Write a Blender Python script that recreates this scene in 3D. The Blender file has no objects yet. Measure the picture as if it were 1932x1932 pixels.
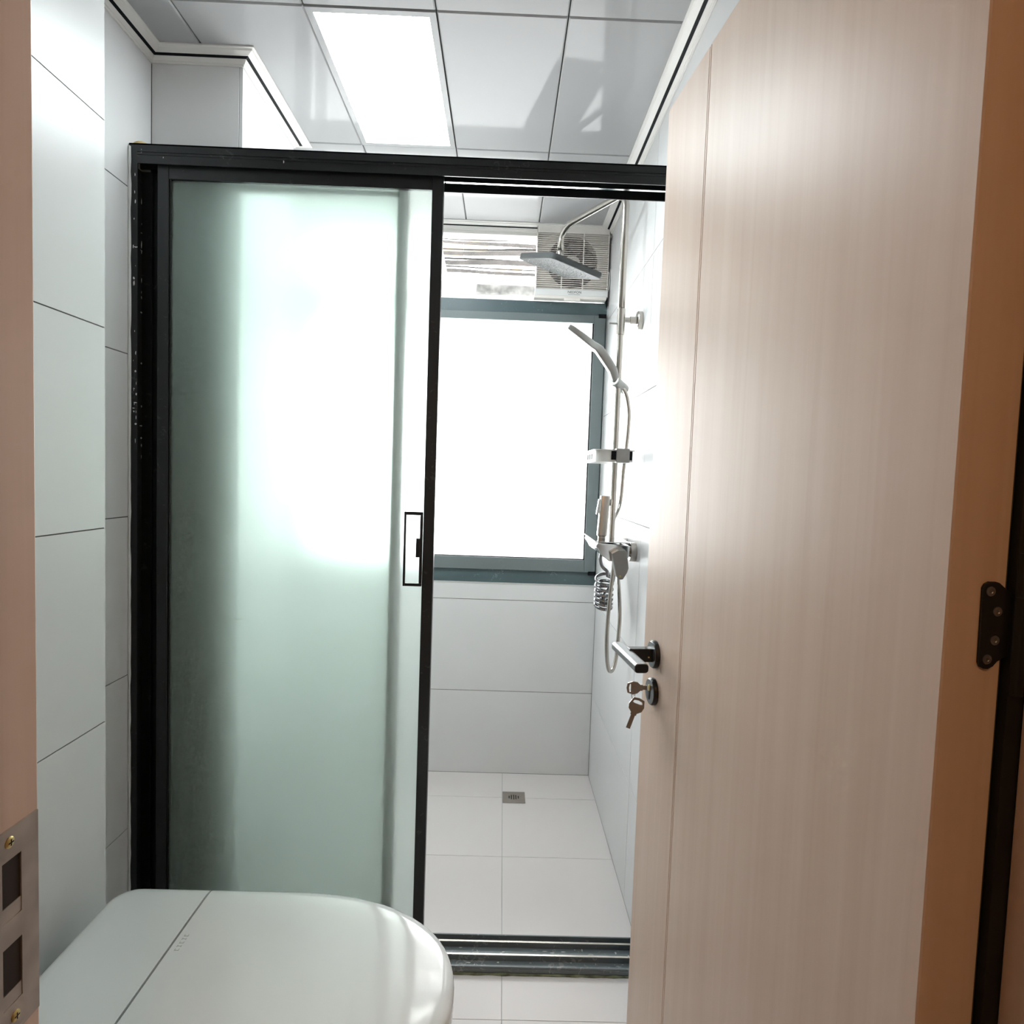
import bpy, math, random
from mathutils import Vector, Matrix
random.seed(7)
S = bpy.context.scene
COL = S.collection
PI = math.pi

# ------------------------------------------------------------------ camera
F_PX, YAW, PIT, ROL, HC = 1191.65, 0.0160, -0.0561, 0.0346, 1.2982
fw = Vector((math.sin(YAW)*math.cos(PIT), math.cos(YAW)*math.cos(PIT), math.sin(PIT)))
rt = Vector((math.cos(YAW), -math.sin(YAW), 0)); up = rt.cross(fw)
rt2 = rt*math.cos(ROL) + up*math.sin(ROL); up2 = up*math.cos(ROL) - rt*math.sin(ROL)
cam = bpy.data.cameras.new('camera'); camo = bpy.data.objects.new('camera', cam); COL.objects.link(camo)
cam.sensor_width = 36.0; cam.sensor_fit = 'HORIZONTAL'; cam.lens = F_PX/1932*36; cam.clip_start = 0.02
M4 = Matrix.Identity(4)
for i in range(3):
    M4[i][0] = rt2[i]; M4[i][1] = up2[i]; M4[i][2] = -fw[i]
M4[2][3] = HC
camo.matrix_world = M4
S.camera = camo

# ------------------------------------------------------------------ world, exposure
W = bpy.data.worlds.new('overcast_sky'); S.world = W; W.use_nodes = True
bg = W.node_tree.nodes['Background']; bg.inputs['Color'].default_value = (1.0, 0.985, 0.985, 1); bg.inputs['Strength'].default_value = 9.5
LED_STRENGTH = 18.0
HALL_W = 34.0
vs = S.view_settings
vs.view_transform = 'Standard'; vs.look = 'None'; vs.gamma = 1.0; vs.exposure = 0.65; vs.use_curve_mapping = False
cy = S.cycles
cy.max_bounces = 8; cy.diffuse_bounces = 4; cy.glossy_bounces = 2; cy.transmission_bounces = 6; cy.transparent_max_bounces = 10
cy.use_adaptive_sampling = True; cy.adaptive_threshold = 0.08; cy.adaptive_min_samples = 20; cy.use_light_tree = False
cy.sample_clamp_indirect = 8.0; cy.blur_glossy = 0.6; cy.use_denoising = True; cy.denoising_prefilter = 'ACCURATE'; cy.denoising_input_passes = 'RGB_ALBEDO_NORMAL'
# daylight portal in the window opening (only guides sampling of the sky)
pl = bpy.data.lights.new('window_portal', 'AREA'); pl.shape = 'RECTANGLE'; pl.size = 1.34; pl.size_y = 1.5
plo = bpy.data.objects.new('window_portal', pl); COL.objects.link(plo)
plo.location = (-0.25, 2.90, 1.58); plo.rotation_euler = (-PI/2, 0, 0); pl.cycles.is_portal = True

# ------------------------------------------------------------------ room numbers
XR, XL1, XL2, YB = 0.418, -0.803, -0.930, 2.698      # right wall, near left wall, recessed left wall, back wall
YSTEP, ZC = 1.290, 2.3414                            # step in the left wall, ceiling height
YF = 0.475                                           # bathroom face of the wall with the door
CHX, CHY0, CHY1 = -0.699, 1.683, 2.075               # pipe chase
Z0 = 0.3657                                          # first wall tile joint
FY0, FY1 = 1.585, 1.683                              # shower frame front and back

# ------------------------------------------------------------------ mesh helpers
class MB:
    def __init__(s): s.v = []; s.f = []
    def add(s, vs, fs):
        n = len(s.v); s.v += [tuple(v) for v in vs]; s.f += [tuple(i+n for i in f) for f in fs]; return s
    def box(s, x0, x1, y0, y1, z0, z1):
        if x0 > x1: x0, x1 = x1, x0
        if y0 > y1: y0, y1 = y1, y0
        if z0 > z1: z0, z1 = z1, z0
        return s.add([(x0,y0,z0),(x1,y0,z0),(x1,y1,z0),(x0,y1,z0),(x0,y0,z1),(x1,y0,z1),(x1,y1,z1),(x0,y1,z1)],
                     [(0,3,2,1),(4,5,6,7),(0,1,5,4),(1,2,6,5),(2,3,7,6),(3,0,4,7)])
    def obox(s, c, ax, ay, az, sx, sy, sz):
        c = Vector(c); ax = Vector(ax).normalized()*sx/2; ay = Vector(ay).normalized()*sy/2; az = Vector(az).normalized()*sz/2
        P = [c-ax-ay-az, c+ax-ay-az, c+ax+ay-az, c-ax+ay-az, c-ax-ay+az, c+ax-ay+az, c+ax+ay+az, c-ax+ay+az]
        return s.add(P, [(0,3,2,1),(4,5,6,7),(0,1,5,4),(1,2,6,5),(2,3,7,6),(3,0,4,7)])
    def prism(s, poly, o, u, v, w):
        # poly in (u, v) at o, extruded along w (counter-clockwise about u x v; w along u x v)
        o = Vector(o); u = Vector(u); v = Vector(v); w = Vector(w); n = len(poly)
        a = [o+u*p[0]+v*p[1] for p in poly]; b = [p+w for p in a]
        fs = [tuple(reversed(range(n))), tuple(range(n, 2*n))]
        fs += [(i, (i+1) % n, n+(i+1) % n, n+i) for i in range(n)]
        return s.add(a+b, fs)
    def loft(s, rings, cap=True, closed=True):
        n = len(rings[0]); vs = [p for r in rings for p in r]; fs = []
        m = n if closed else n-1
        for k in range(len(rings)-1):
            for i in range(m):
                j = (i+1) % n
                fs.append((k*n+i, k*n+j, (k+1)*n+j, (k+1)*n+i))
        if cap:
            fs.append(tuple(reversed(range(n)))); fs.append(tuple((len(rings)-1)*n+i for i in range(n)))
        return s.add(vs, fs)
    def tube(s, pts, r, seg=12, cap=True):
        pts = [Vector(p) for p in pts]; rr = r if isinstance(r, (list, tuple)) else [r]*len(pts)
        t0 = (pts[1]-pts[0]).normalized()
        a = Vector((0,0,1)) if abs(t0.z) < .9 else Vector((1,0,0))
        nrm = (a - t0*a.dot(t0)).normalized(); rings = []
        for i, p in enumerate(pts):
            t = (pts[min(i+1, len(pts)-1)] - pts[max(i-1, 0)]).normalized()
            nrm = (nrm - t*nrm.dot(t)).normalized(); b = t.cross(nrm)
            rings.append([p + (nrm*math.cos(2*PI*k/seg) + b*math.sin(2*PI*k/seg))*rr[i] for k in range(seg)])
        return s.loft(rings, cap)
    def cyl(s, a, b, r, seg=24, r2=None):
        return s.tube([a, b], [r, r if r2 is None else r2], seg)
    def lathe(s, o, axis, prof, seg=32):
        # prof: list of (radius, distance along axis)
        o = Vector(o); t = Vector(axis).normalized()
        a = Vector((0,0,1)) if abs(t.z) < .9 else Vector((1,0,0))
        n = (a - t*a.dot(t)).normalized(); b = t.cross(n)
        return s.loft([[o + t*h + (n*math.cos(2*PI*k/seg)+b*math.sin(2*PI*k/seg))*max(r, 1e-5) for k in range(seg)] for r, h in prof])
    def mesh(s, name, off=(0,0,0)):
        me = bpy.data.meshes.new(name)
        me.from_pydata([(v[0]-off[0], v[1]-off[1], v[2]-off[2]) for v in s.v], [], s.f); me.update()
        return me

def spline(pts, n=10):
    P = [Vector(p) for p in pts]; P = [P[0]*2-P[1]] + P + [P[-1]*2-P[-2]]; out = []
    for i in range(1, len(P)-2):
        for k in range(n):
            t = k/n; a, b, c, d = P[i-1], P[i], P[i+1], P[i+2]
            out.append(.5*((2*b)+(c-a)*t+(2*a-5*b+4*c-d)*t*t+(3*b-a-3*c+d)*t**3))
    out.append(P[-2]); return out

def rrect(w, h, r, n=6):
    out = []
    for cx, cy_, a0 in ((w/2-r, h/2-r, 0), (-w/2+r, h/2-r, PI/2), (-w/2+r, -h/2+r, PI), (w/2-r, -h/2+r, 1.5*PI)):
        for k in range(n+1):
            a = a0 + PI/2*k/n; out.append((cx+r*math.cos(a), cy_+r*math.sin(a)))
    return out

def origin_of(p):
    o = Vector((0,0,0))
    while p is not None: o += p.location; p = p.parent
    return o

def obj(name, mb, mat, parent=None, smooth=False, bevel=0, local=False, seg=2, auto=None):
    """One mesh object. Coordinates are world coordinates unless local=True."""
    off = (0,0,0) if (parent is None or local) else origin_of(parent)
    me = mb.mesh(name, off) if isinstance(mb, MB) else mb
    o = bpy.data.objects.new(name, me); COL.objects.link(o)
    if mat: me.materials.append(mat)
    if parent is not None: o.parent = parent
    if smooth or auto:
        for p in me.polygons: p.use_smooth = True
        if auto:
            me.set_sharp_from_angle(angle=math.radians(auto))
    if bevel:
        m = o.modifiers.new('bevel', 'BEVEL'); m.width = bevel; m.segments = seg; m.limit_method = 'ANGLE'; m.angle_limit = math.radians(40)
    return o

def thing(name, label, cat, loc=(0,0,0), group=None, kind=None, rotz=0):
    o = bpy.data.objects.new(name, None); COL.objects.link(o); o.location = loc; o.empty_display_size = .05
    o.rotation_euler = (0, 0, rotz)
    return tag(o, label, cat, group, kind)

def tag(o, label, cat, group=None, kind=None):
    o['label'] = label; o['category'] = cat
    if group: o['group'] = group
    if kind: o['kind'] = kind
    return o

# ------------------------------------------------------------------ materials
def nodes_of(name):
    m = bpy.data.materials.new(name); m.use_nodes = True
    nt = m.node_tree; b = nt.nodes['Principled BSDF']
    return m, nt, b
def N(nt, typ, **kw):
    n = nt.nodes.new(typ)
    for k, v in kw.items(): setattr(n, k, v)
    return n
def coord(nt, scale=(1,1,1), kind='Object'):
    tc = N(nt, 'ShaderNodeTexCoord'); mp = N(nt, 'ShaderNodeMapping'); mp.inputs['Scale'].default_value = scale
    nt.links.new(tc.outputs[kind], mp.inputs['Vector']); return mp.outputs['Vector']
def ramp(nt, fac, stops):
    r = N(nt, 'ShaderNodeValToRGB'); nt.links.new(fac, r.inputs['Fac'])
    e = r.color_ramp.elements
    while len(e) < len(stops): e.new(.5)
    for i, (p, c) in enumerate(stops): e[i].position = p; e[i].color = (*c, 1)
    return r.outputs['Color']
def noise(nt, vec, scale, detail=2, rough=.5, dist=0):
    n = N(nt, 'ShaderNodeTexNoise'); n.inputs['Scale'].default_value = scale; n.inputs['Detail'].default_value = detail
    n.inputs['Roughness'].default_value = rough; n.inputs['Distortion'].default_value = dist
    if vec is not None: nt.links.new(vec, n.inputs['Vector'])
    return n.outputs['Fac']
def bump(nt, b, fac, strength, dist=.002):
    n = N(nt, 'ShaderNodeBump'); n.inputs['Strength'].default_value = strength; n.inputs['Distance'].default_value = dist
    nt.links.new(fac, n.inputs['Height']); nt.links.new(n.outputs['Normal'], b.inputs['Normal'])

def mat(name, col, rough=.5, metal=0, spec=.5, coat=0, coat_rough=.05, var=0, scale=8, stretch=(1,1,1), bmp=0, bscale=200):
    m, nt, b = nodes_of(name)
    b.inputs['Base Color'].default_value = (*col, 1); b.inputs['Roughness'].default_value = rough
    b.inputs['Metallic'].default_value = metal; b.inputs['Specular IOR Level'].default_value = spec
    b.inputs['Coat Weight'].default_value = coat; b.inputs['Coat Roughness'].default_value = coat_rough
    v = coord(nt, stretch)
    f = noise(nt, v, scale)
    k = var if var else .02
    lo = tuple(max(0, c*(1-k)) for c in col); hi = tuple(min(1, c*(1+k)) for c in col)
    nt.links.new(ramp(nt, f, [(.3, lo), (.7, hi)]), b.inputs['Base Color'])
    if bmp: bump(nt, b, noise(nt, v, bscale, 2), bmp)
    return m

def tile_mat(name, col, rough, var=.012):
    m, nt, b = nodes_of(name)
    v = coord(nt, (1,1,1), 'Object')
    oi = N(nt, 'ShaderNodeObjectInfo')
    ad = N(nt, 'ShaderNodeVectorMath', operation='ADD'); nt.links.new(v, ad.inputs[0])
    sc = N(nt, 'ShaderNodeVectorMath', operation='SCALE'); sc.inputs['Scale'].default_value = 17.0
    cb = N(nt, 'ShaderNodeCombineXYZ')
    for i in range(3): nt.links.new(oi.outputs['Random'], cb.inputs[i])
    nt.links.new(cb.outputs[0], sc.inputs[0]); nt.links.new(sc.outputs[0], ad.inputs[1])
    f1 = noise(nt, ad.outputs[0], 3.2, 2, .55)
    lo = tuple(c*(1-var) for c in col); hi = tuple(min(1, c*(1+var)) for c in col)
    nt.links.new(ramp(nt, f1, [(.3, lo), (.72, hi)]), b.inputs['Base Color'])
    b.inputs['Specular IOR Level'].default_value = .38
    f2 = noise(nt, ad.outputs[0], 9, 1)
    mr = N(nt, 'ShaderNodeMapRange'); mr.inputs['To Min'].default_value = rough-.025; mr.inputs['To Max'].default_value = rough+.03
    nt.links.new(f2, mr.inputs['Value']); nt.links.new(mr.outputs['Result'], b.inputs['Roughness'])
    return m

M = {}
M['tile'] = tile_mat('grey_wall_tile', (.735, .735, .735), .315)
M['floor_tile'] = tile_mat('warm_grey_floor_tile', (.70, .66, .645), .38)
M['grout'] = mat('dark_grout', (.16, .155, .15), .9)
M['grout_floor'] = mat('pale_grout', (.42, .41, .40), .9)
M['panel'] = mat('glossy_white_ceiling_panel', (.43, .43, .435), .06, 0, .06, 0, var=.008, scale=1.5)
M['shadow'] = mat('dark_shadow_gap', (.010, .011, .013), .6, 0, .08)
M['trimw'] = mat('white_trim', (.78, .76, .73), .35)
M['plaster'] = mat('white_plaster', (.72, .70, .67), .85, var=.03, scale=5, bmp=.05, bscale=80)
M['ceramic'] = mat('white_ceramic', (.84, .85, .85), .10, 0, .5, .6, .03, var=.006)
M['lidw'] = mat('white_lid_plastic', (.79, .81, .81), .14, 0, .5, .3, .05, var=.006)
M['steel'] = mat('brushed_steel', (.50, .47, .43), .26, 1, var=.05, scale=40, stretch=(1,1,.05))
M['gun'] = mat('satin_grey_metal', (.36, .36, .345), .36, .8, var=.04, scale=30)
M['chrome'] = mat('chrome', (.82, .83, .83), .09, 1, var=.01)
M['fan'] = mat('cream_plastic', (.92, .87, .82), .42, var=.01)
M['fandark'] = mat('grey_brown_fan_plastic', (.30, .26, .23), .6)
M['fanw'] = mat('white_plastic', (.85, .85, .84), .35, var=.01)
M['black'] = mat('black_satin_metal', (.014, .014, .015), .30, .2, var=.1)
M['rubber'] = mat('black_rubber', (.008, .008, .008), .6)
M['gunhandle'] = mat('dark_grey_metal', (.26, .27, .275), .30, .9, var=.05)
M['brass'] = mat('brass', (.62, .50, .22), .3, 1)
M['key'] = mat('worn_nickel', (.36, .31, .26), .34, 1, var=.08, scale=60)
M['foam'] = mat('yellow_foam', (.62, .50, .25), .9, var=.15, scale=60, bmp=.4, bscale=120)
M['sealant'] = mat('white_sealant', (.70, .71, .70), .6, var=.04, scale=40)
M['film'] = mat('white_protective_film', (.72, .74, .76), .3, var=.04)
M['glyph'] = mat('grey_print', (.30, .30, .30), .6)
M['hole'] = mat('dark_recess', (.03, .02, .015), .8)
M['strike'] = mat('strike_plate_metal', (.42, .37, .33), .42, .7, var=.15, scale=35)
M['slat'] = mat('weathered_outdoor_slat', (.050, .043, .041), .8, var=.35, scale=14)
M['tan'] = mat('sunlit_tan_board', (.30, .21, .13), .8, var=.3, scale=3)  # the board's own tan, mottled by noise
M['whitewall'] = mat('white_painted_masonry', (.6, .6, .58), .9, var=.06, scale=12, bmp=.2, bscale=40)
M['stone'] = mat('grey_stone', (.22, .215, .21), .9, var=.5, scale=22, bmp=.3, bscale=60)
M['hall'] = mat('hall_wall_paint', (.55, .42, .30), .8, var=.03)
M['hallfloor'] = mat('hall_floor', (.30, .20, .13), .5, var=.15, scale=6)
M['nozzle'] = mat('pale_silicone_nozzle', (.62, .63, .63), .45)

def wood_mat():
    m, nt, b = nodes_of('pale_wood_laminate')
    v = coord(nt, (9, 9, .22)); f = noise(nt, v, 4.0, 4, .6, .6)
    v2 = coord(nt, (60, 60, .8)); f2 = noise(nt, v2, 3.0, 2, .6)
    mx = N(nt, 'ShaderNodeMath', operation='MULTIPLY_ADD'); mx.inputs[1].default_value = .16
    nt.links.new(f2, mx.inputs[0]); nt.links.new(f, mx.inputs[2])
    nt.links.new(ramp(nt, mx.outputs[0], [(.35, (.70, .53, .43)), (.55, (.73, .565, .465)), (.78, (.76, .60, .50))]), b.inputs['Base Color'])
    b.inputs['Roughness'].default_value = .39; b.inputs['Specular IOR Level'].default_value = .24
    bump(nt, b, mx.outputs[0], .03, .001)
    return m
M['wood'] = wood_mat()

def alu_mat(name, col, rough, dirt, dirtcol=(.5, .5, .47), thr=.66):
    m, nt, b = nodes_of(name)
    v = coord(nt, (1, 1, 1)); f = noise(nt, v, 55, 3, .55, 1.2)
    f2 = noise(nt, v, 7, 2)
    mu = N(nt, 'ShaderNodeMath', operation='MULTIPLY_ADD'); mu.inputs[1].default_value = .45; nt.links.new(f2, mu.inputs[0]); nt.links.new(f, mu.inputs[2])
    col2 = tuple(c*(1-dirt)+d*dirt for c, d in zip(col, dirtcol))
    nt.links.new(ramp(nt, mu.outputs[0], [(0, col), (thr+.24, col), (thr+.27, col2)]), b.inputs['Base Color'])
    b.inputs['Roughness'].default_value = rough; b.inputs['Metallic'].default_value = 0.0
    return m
M['alu_black'] = alu_mat('black_aluminium', (.012, .014, .015), .34, .06)
M['alu_sill'] = alu_mat('black_aluminium_with_plaster_spots', (.15, .175, .185), .32, .35, thr=.62)
M['alu_teal'] = alu_mat('grey_green_aluminium', (.085, .125, .135), .38, .25, (.3, .38, .4))
M['alu_sash'] = alu_mat('grey_aluminium', (.165, .195, .20), .42, .05)

def frosted(name, tint, rough, diff):
    m = bpy.data.materials.new(name); m.use_nodes = True; nt = m.node_tree; nt.nodes.clear()
    out = N(nt, 'ShaderNodeOutputMaterial')
    g = N(nt, 'ShaderNodeBsdfRefraction'); g.distribution = 'GGX'; g.inputs['Color'].default_value = (*tint, 1); g.inputs['Roughness'].default_value = rough; g.inputs['IOR'].default_value = 1.25
    t = N(nt, 'ShaderNodeBsdfTranslucent'); t.inputs['Color'].default_value = (*tint, 1)
    d = N(nt, 'ShaderNodeBsdfDiffuse'); d.inputs['Color'].default_value = (.70, .86, .79, 1)
    gl = N(nt, 'ShaderNodeBsdfGlossy'); gl.inputs['Roughness'].default_value = .3; gl.inputs['Color'].default_value = (1, 1, 1, 1)
    m1 = N(nt, 'ShaderNodeMixShader'); m1.inputs[0].default_value = .5; nt.links.new(t.outputs[0], m1.inputs[1]); nt.links.new(d.outputs[0], m1.inputs[2])
    m2 = N(nt, 'ShaderNodeMixShader'); m2.inputs[0].default_value = diff; nt.links.new(g.outputs[0], m2.inputs[1]); nt.links.new(m1.outputs[0], m2.inputs[2])
    m3 = N(nt, 'ShaderNodeMixShader'); m3.inputs[0].default_value = .03; nt.links.new(m2.outputs[0], m3.inputs[1]); nt.links.new(gl.outputs[0], m3.inputs[2])
    nt.links.new(m3.outputs[0], out.inputs['Surface']); return m
M['frost'] = frosted('frosted_green_glass', (.948, .993, .974), .35, .28)

def pane_mat(name, transl, tint=(1, 1, 1)):
    m = bpy.data.materials.new(name); m.use_nodes = True; nt = m.node_tree; nt.nodes.clear()
    out = N(nt, 'ShaderNodeOutputMaterial')
    t = N(nt, 'ShaderNodeBsdfTransparent'); t.inputs['Color'].default_value = (*tint, 1)
    l = N(nt, 'ShaderNodeBsdfTranslucent'); l.inputs['Color'].default_value = (.9, .93, .93, 1)
    m1 = N(nt, 'ShaderNodeMixShader'); m1.inputs[0].default_value = transl; nt.links.new(t.outputs[0], m1.inputs[1]); nt.links.new(l.outputs[0], m1.inputs[2])
    gl = N(nt, 'ShaderNodeBsdfGlossy'); gl.inputs['Roughness'].default_value = .05
    fr = N(nt, 'ShaderNodeFresnel'); fr.inputs['IOR'].default_value = 1.3
    m2 = N(nt, 'ShaderNodeMixShader'); nt.links.new(fr.outputs[0], m2.inputs[0]); nt.links.new(m1.outputs[0], m2.inputs[1]); nt.links.new(gl.outputs[0], m2.inputs[2])
    nt.links.new(m2.outputs[0], out.inputs['Surface']); return m
M['window_frost'] = pane_mat('frosted_window_glass', .30, (.98, 1, 1))
M['window_clear'] = pane_mat('clear_window_glass', .01, (.97, .99, .98))

def emit_mat(name, col, strength):
    m = bpy.data.materials.new(name); m.use_nodes = True; nt = m.node_tree; nt.nodes.clear()
    out = N(nt, 'ShaderNodeOutputMaterial'); e = N(nt, 'ShaderNodeEmission')
    e.inputs['Color'].default_value = (*col, 1); e.inputs['Strength'].default_value = strength
    nt.links.new(e.outputs[0], out.inputs['Surface']); return m
M['led'] = emit_mat('led_diffuser_light', (.89, .975, 1.0), LED_STRENGTH)
M['hall_lamp'] = emit_mat('warm_lamp_light', (1.0, .56, .24), HALL_W)

# ------------------------------------------------------------------ the setting: walls with tiles
T = .008          # tile thickness
G = .0013         # half joint
_share = {}
def tile_piece(name, size, loc, material, parent):
    key = (name, tuple(round(s, 4) for s in size), material.name)
    if key not in _share:
        sx, sy, sz = size; _share[key] = MB().box(-sx/2, sx/2, -sy/2, sy/2, -sz/2, sz/2).mesh(name); _share[key].materials.append(material)
    o = bpy.data.objects.new(name, _share[key]); COL.objects.link(o); o.parent = parent; o.location = Vector(loc) - origin_of(parent)
    return o
def struct(name, mb, m, label, cat):
    return tag(obj(name, mb, m), label, cat, kind='structure')
def zrows(lo, hi):
    z = [lo]; k = 0
    while Z0+.4*k < hi-.01:
        if Z0+.4*k > lo+.01: z.append(Z0+.4*k)
        k += 1
    z.append(hi); return list(zip(z[:-1], z[1:]))

def wall_x(parent, x, side, ys, z0, z1):
    """tiles on a wall of constant x; side=+1 when the tile face looks to +x"""
    for a, b in ys:
        for c, d in zrows(z0, z1):
            tile_piece('tile', (T, b-a-2*G, d-c-2*G), (x-side*T/2, (a+b)/2, (c+d)/2), M['tile'], parent)
def wall_y(parent, y, side, xs, z0, z1):
    for a, b in xs:
        for c, d in zrows(z0, z1):
            tile_piece('tile', (b-a-2*G, T, d-c-2*G), ((a+b)/2, y-side*T/2, (c+d)/2), M['tile'], parent)

GB = T*.25   # grout sits this far behind the tile face
w = struct('wall_right', MB().box(XR+GB, XR+.14, .516, YB+.2, -.1, 2.55), M['grout'], 'tiled wall beside the shower column and the open door', 'wall')
wall_x(w, XR, -1, [(.516, 1.08), (1.08, 1.88), (1.88, YB)], 0, ZC)
w = struct('wall_left', MB().box(XL1-.25, XL1-GB, .345, YSTEP-GB, -.1, 2.55), M['grout'], 'grey tiled wall behind the toilet, standing forward', 'wall')
wall_x(w, XL1, 1, [(YF, YSTEP)], 0, ZC)
wall_y(w, YSTEP, 1, [(XL2, XL1)], 0, ZC)
w = struct('wall_left_recess', MB().box(XL2-.12, XL2-GB, YSTEP, YB+.2, -.1, 2.55), M['grout'], 'set-back tiled wall left of the shower frame', 'wall')
wall_x(w, XL2, 1, [(YSTEP, CHY0), (CHY1, YB)], 0, ZC)
w = struct('wall_back', MB().box(XL2-.12, XR+.14, YB+GB, YB+.2, -.1, .839), M['grout'], 'tiled wall under the shower window', 'wall')
w2 = obj('window_lintel', MB().box(XL2-.12, XR+.14, YB+.0, YB+.07, 2.318, 2.55), M['plaster'], w)
obj('window_side_pier', MB().box(XL2-.12, -.905, YB+GB, YB+.2, .839, 2.318), M['plaster'], w)
wall_y(w, YB, -1, [(XL2, -.382), (-.382, XR)], 0, .839)
# pipe chase
w = struct('wall_pipe_chase', MB().box(XL2-.05, CHX-GB, CHY0+GB, CHY1-GB, -.05, 2.45), M['grout'], 'tiled pipe box in the corner behind the frosted door', 'wall')
wall_y(w, CHY0, -1, [(XL2, CHX-T)], 0, ZC)
wall_x(w, CHX, 1, [(CHY0, CHY1)], 0, ZC)
wall_y(w, CHY1, 1, [(XL2, CHX-T)], 0, ZC)
# wall with the doorway (hall side): piers and lintel, and the hall around the camera
HX0, HX1, HY0 = -.95, 1.05, -1.5
OX0, OX1, OZ = -.392, .474, 2.045
w = struct('wall_front', MB().box(HX0-.1, OX0, .345, YF-.008, -.1, 2.55).box(OX1+.004, HX1+.1, .345, .516, -.1, 2.55).box(OX0, OX1+.004, .345, YF-.008, OZ+.001, 2.55),
           M['plaster'], 'wall that holds the bathroom doorway', 'wall')
struct('wall_hall_left', MB().box(HX0-.1, HX0, HY0, .345, -.1, 2.55), M['hall'], 'hall side wall beside the viewer', 'wall')
struct('wall_hall_right', MB().box(HX1, HX1+.1, HY0, .345, -.1, 2.55), M['hall'], 'hall side wall on the hinge side', 'wall')
struct('wall_hall_back', MB().box(HX0-.1, HX1+.1, HY0-.1, HY0, -.1, 2.55), M['hall'], 'hall wall behind the viewer', 'wall')
struct('ceiling_hall', MB().box(HX0-.1, HX1+.1, HY0-.1, .345, 2.45, 2.55), M['plaster'], 'plain hall ceiling in front of the doorway', 'ceiling')
struct('floor_hall', MB().box(HX0-.1, HX1+.1, HY0-.1, .345, -.1, 0), M['hallfloor'], 'brown hall floor in front of the doorway', 'floor')

# floor with tiles
fl = struct('floor', MB().box(-1.05, XR+.1, .345, YB+.2, -.12, -.0012), M['grout_floor'], 'warm grey tiled bathroom and shower floor', 'floor')
FYS = [(.345, .84), (.84, 1.44), (1.44, 2.09), (2.09, 2.488), (2.488, YB)]
for a, b in FYS:
    for c, d in ((XL2, -.56), (-.56, .04), (.04, XR)):
        tile_piece('floor_tile', (d-c-.0022, b-a-.0016, .01), ((c+d)/2, (a+b)/2, -.005), M['floor_tile'], fl)

# ceiling with panels
ce = struct('ceiling', MB().box(-1.05, XR+.14, .345, YB+.2, ZC+.02, 2.56), M['shadow'], 'glossy white panelled bathroom ceiling', 'ceiling')
XJ = [XL2, -.7864, -.4864, -.1864, .1136, XR]; YJ = [.345, .8914, 1.4914, 2.0914, YB]
for i in range(5):
    for j in range(4):
        if i == 2 and j == 2: continue
        a, b, c, d = XJ[i], XJ[i+1], YJ[j], YJ[j+1]
        key = ('cp', round(b-a, 4), round(d-c, 4))
        if key not in _share:
            sx, sy = (b-a)/2-.0013, (d-c)/2-.0013; e = .003
            mb = MB().loft([[(-sx, -sy, .016), (sx, -sy, .016), (sx, sy, .016), (-sx, sy, .016)],
                            [(-sx, -sy, e), (sx, -sy, e), (sx, sy, e), (-sx, sy, e)],
                            [(-sx+e, -sy+e, 0), (sx-e, -sy+e, 0), (sx-e, sy-e, 0), (-sx+e, sy-e, 0)]])
            mb.f = [tuple(reversed(f)) for f in mb.f]
            _share[key] = mb.mesh('ceiling_panel'); _share[key].materials.append(M['panel'])
        o = bpy.data.objects.new('ceiling_panel', _share[key]); COL.objects.link(o); o.parent = ce; o.location = ((a+b)/2, (c+d)/2, ZC)
# led panel
cl = thing('ceiling_light', 'lit rectangular LED panel set in the glossy ceiling', 'ceiling light', (-.3364, 1.7914, ZC))
x0, x1, y0, y1 = -.4849, -.1879, 1.4929, 2.0899
bz = ZC-.002; iw = .016
f = MB()
for a, b, c, d in ((x0, x1, y0, y0+iw), (x0, x1, y1-iw, y1), (x0, x0+iw, y0+iw, y1-iw), (x1-iw, x1, y0+iw, y1-iw)): f.box(a, b, c, d, bz, ZC+.016)
obj('frame', f, M['panel'], cl)
obj('diffuser', MB().box(x0+iw+.0005, x1-iw-.0005, y0+iw+.0005, y1-iw-.0005, bz+.0015, ZC+.012), M['led'], cl)

# ceiling trim, swept round the room with mitred corners
def sweep(path, prof):
    P = [Vector((p[0], p[1])) for p in path]; n = len(P); rings = []
    dirs = [(P[i+1]-P[i]).normalized() for i in range(n-1)]; nor = [Vector((-d.y, d.x)) for d in dirs]
    for i in range(n):
        if i == 0: m = nor[0]
        elif i == n-1: m = nor[-1]
        else:
            s = nor[i-1]+nor[i]; m = s/(1+nor[i-1].dot(nor[i]))
        rings.append([(P[i].x+m.x*d, P[i].y+m.y*d, z) for d, z in prof])
    return MB().loft(rings)
path = [(XR, YF), (XR, YB), (XL2, YB), (XL2, CHY1), (CHX, CHY1), (CHX, CHY0), (XL2, CHY0), (XL2, YSTEP), (XL1, YSTEP), (XL1, YF)]
tr = thing('trim_1', 'white stepped ceiling trim with a black shadow line', 'trim', (0, 0, ZC), kind='structure')
obj('wall_flange', sweep(path, [(.0005, ZC), (.0005, ZC-.026), (.004, ZC-.026), (.005, ZC-.022), (.008, ZC-.0215), (.0135, ZC-.0135), (.0135, ZC)]), M['trimw'], tr)
obj('shadow_strip', sweep(path, [(.0130, ZC+.001), (.0130, ZC-.0125), (.0225, ZC-.0095), (.0225, ZC+.001)]), M['shadow'], tr)
obj('ceiling_flange', sweep(path, [(.022, ZC+.001), (.022, ZC-.0105), (.037, ZC-.0065), (.039, ZC-.0035), (.045, ZC-.003), (.045, ZC+.001)]), M['trimw'], tr)

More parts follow.
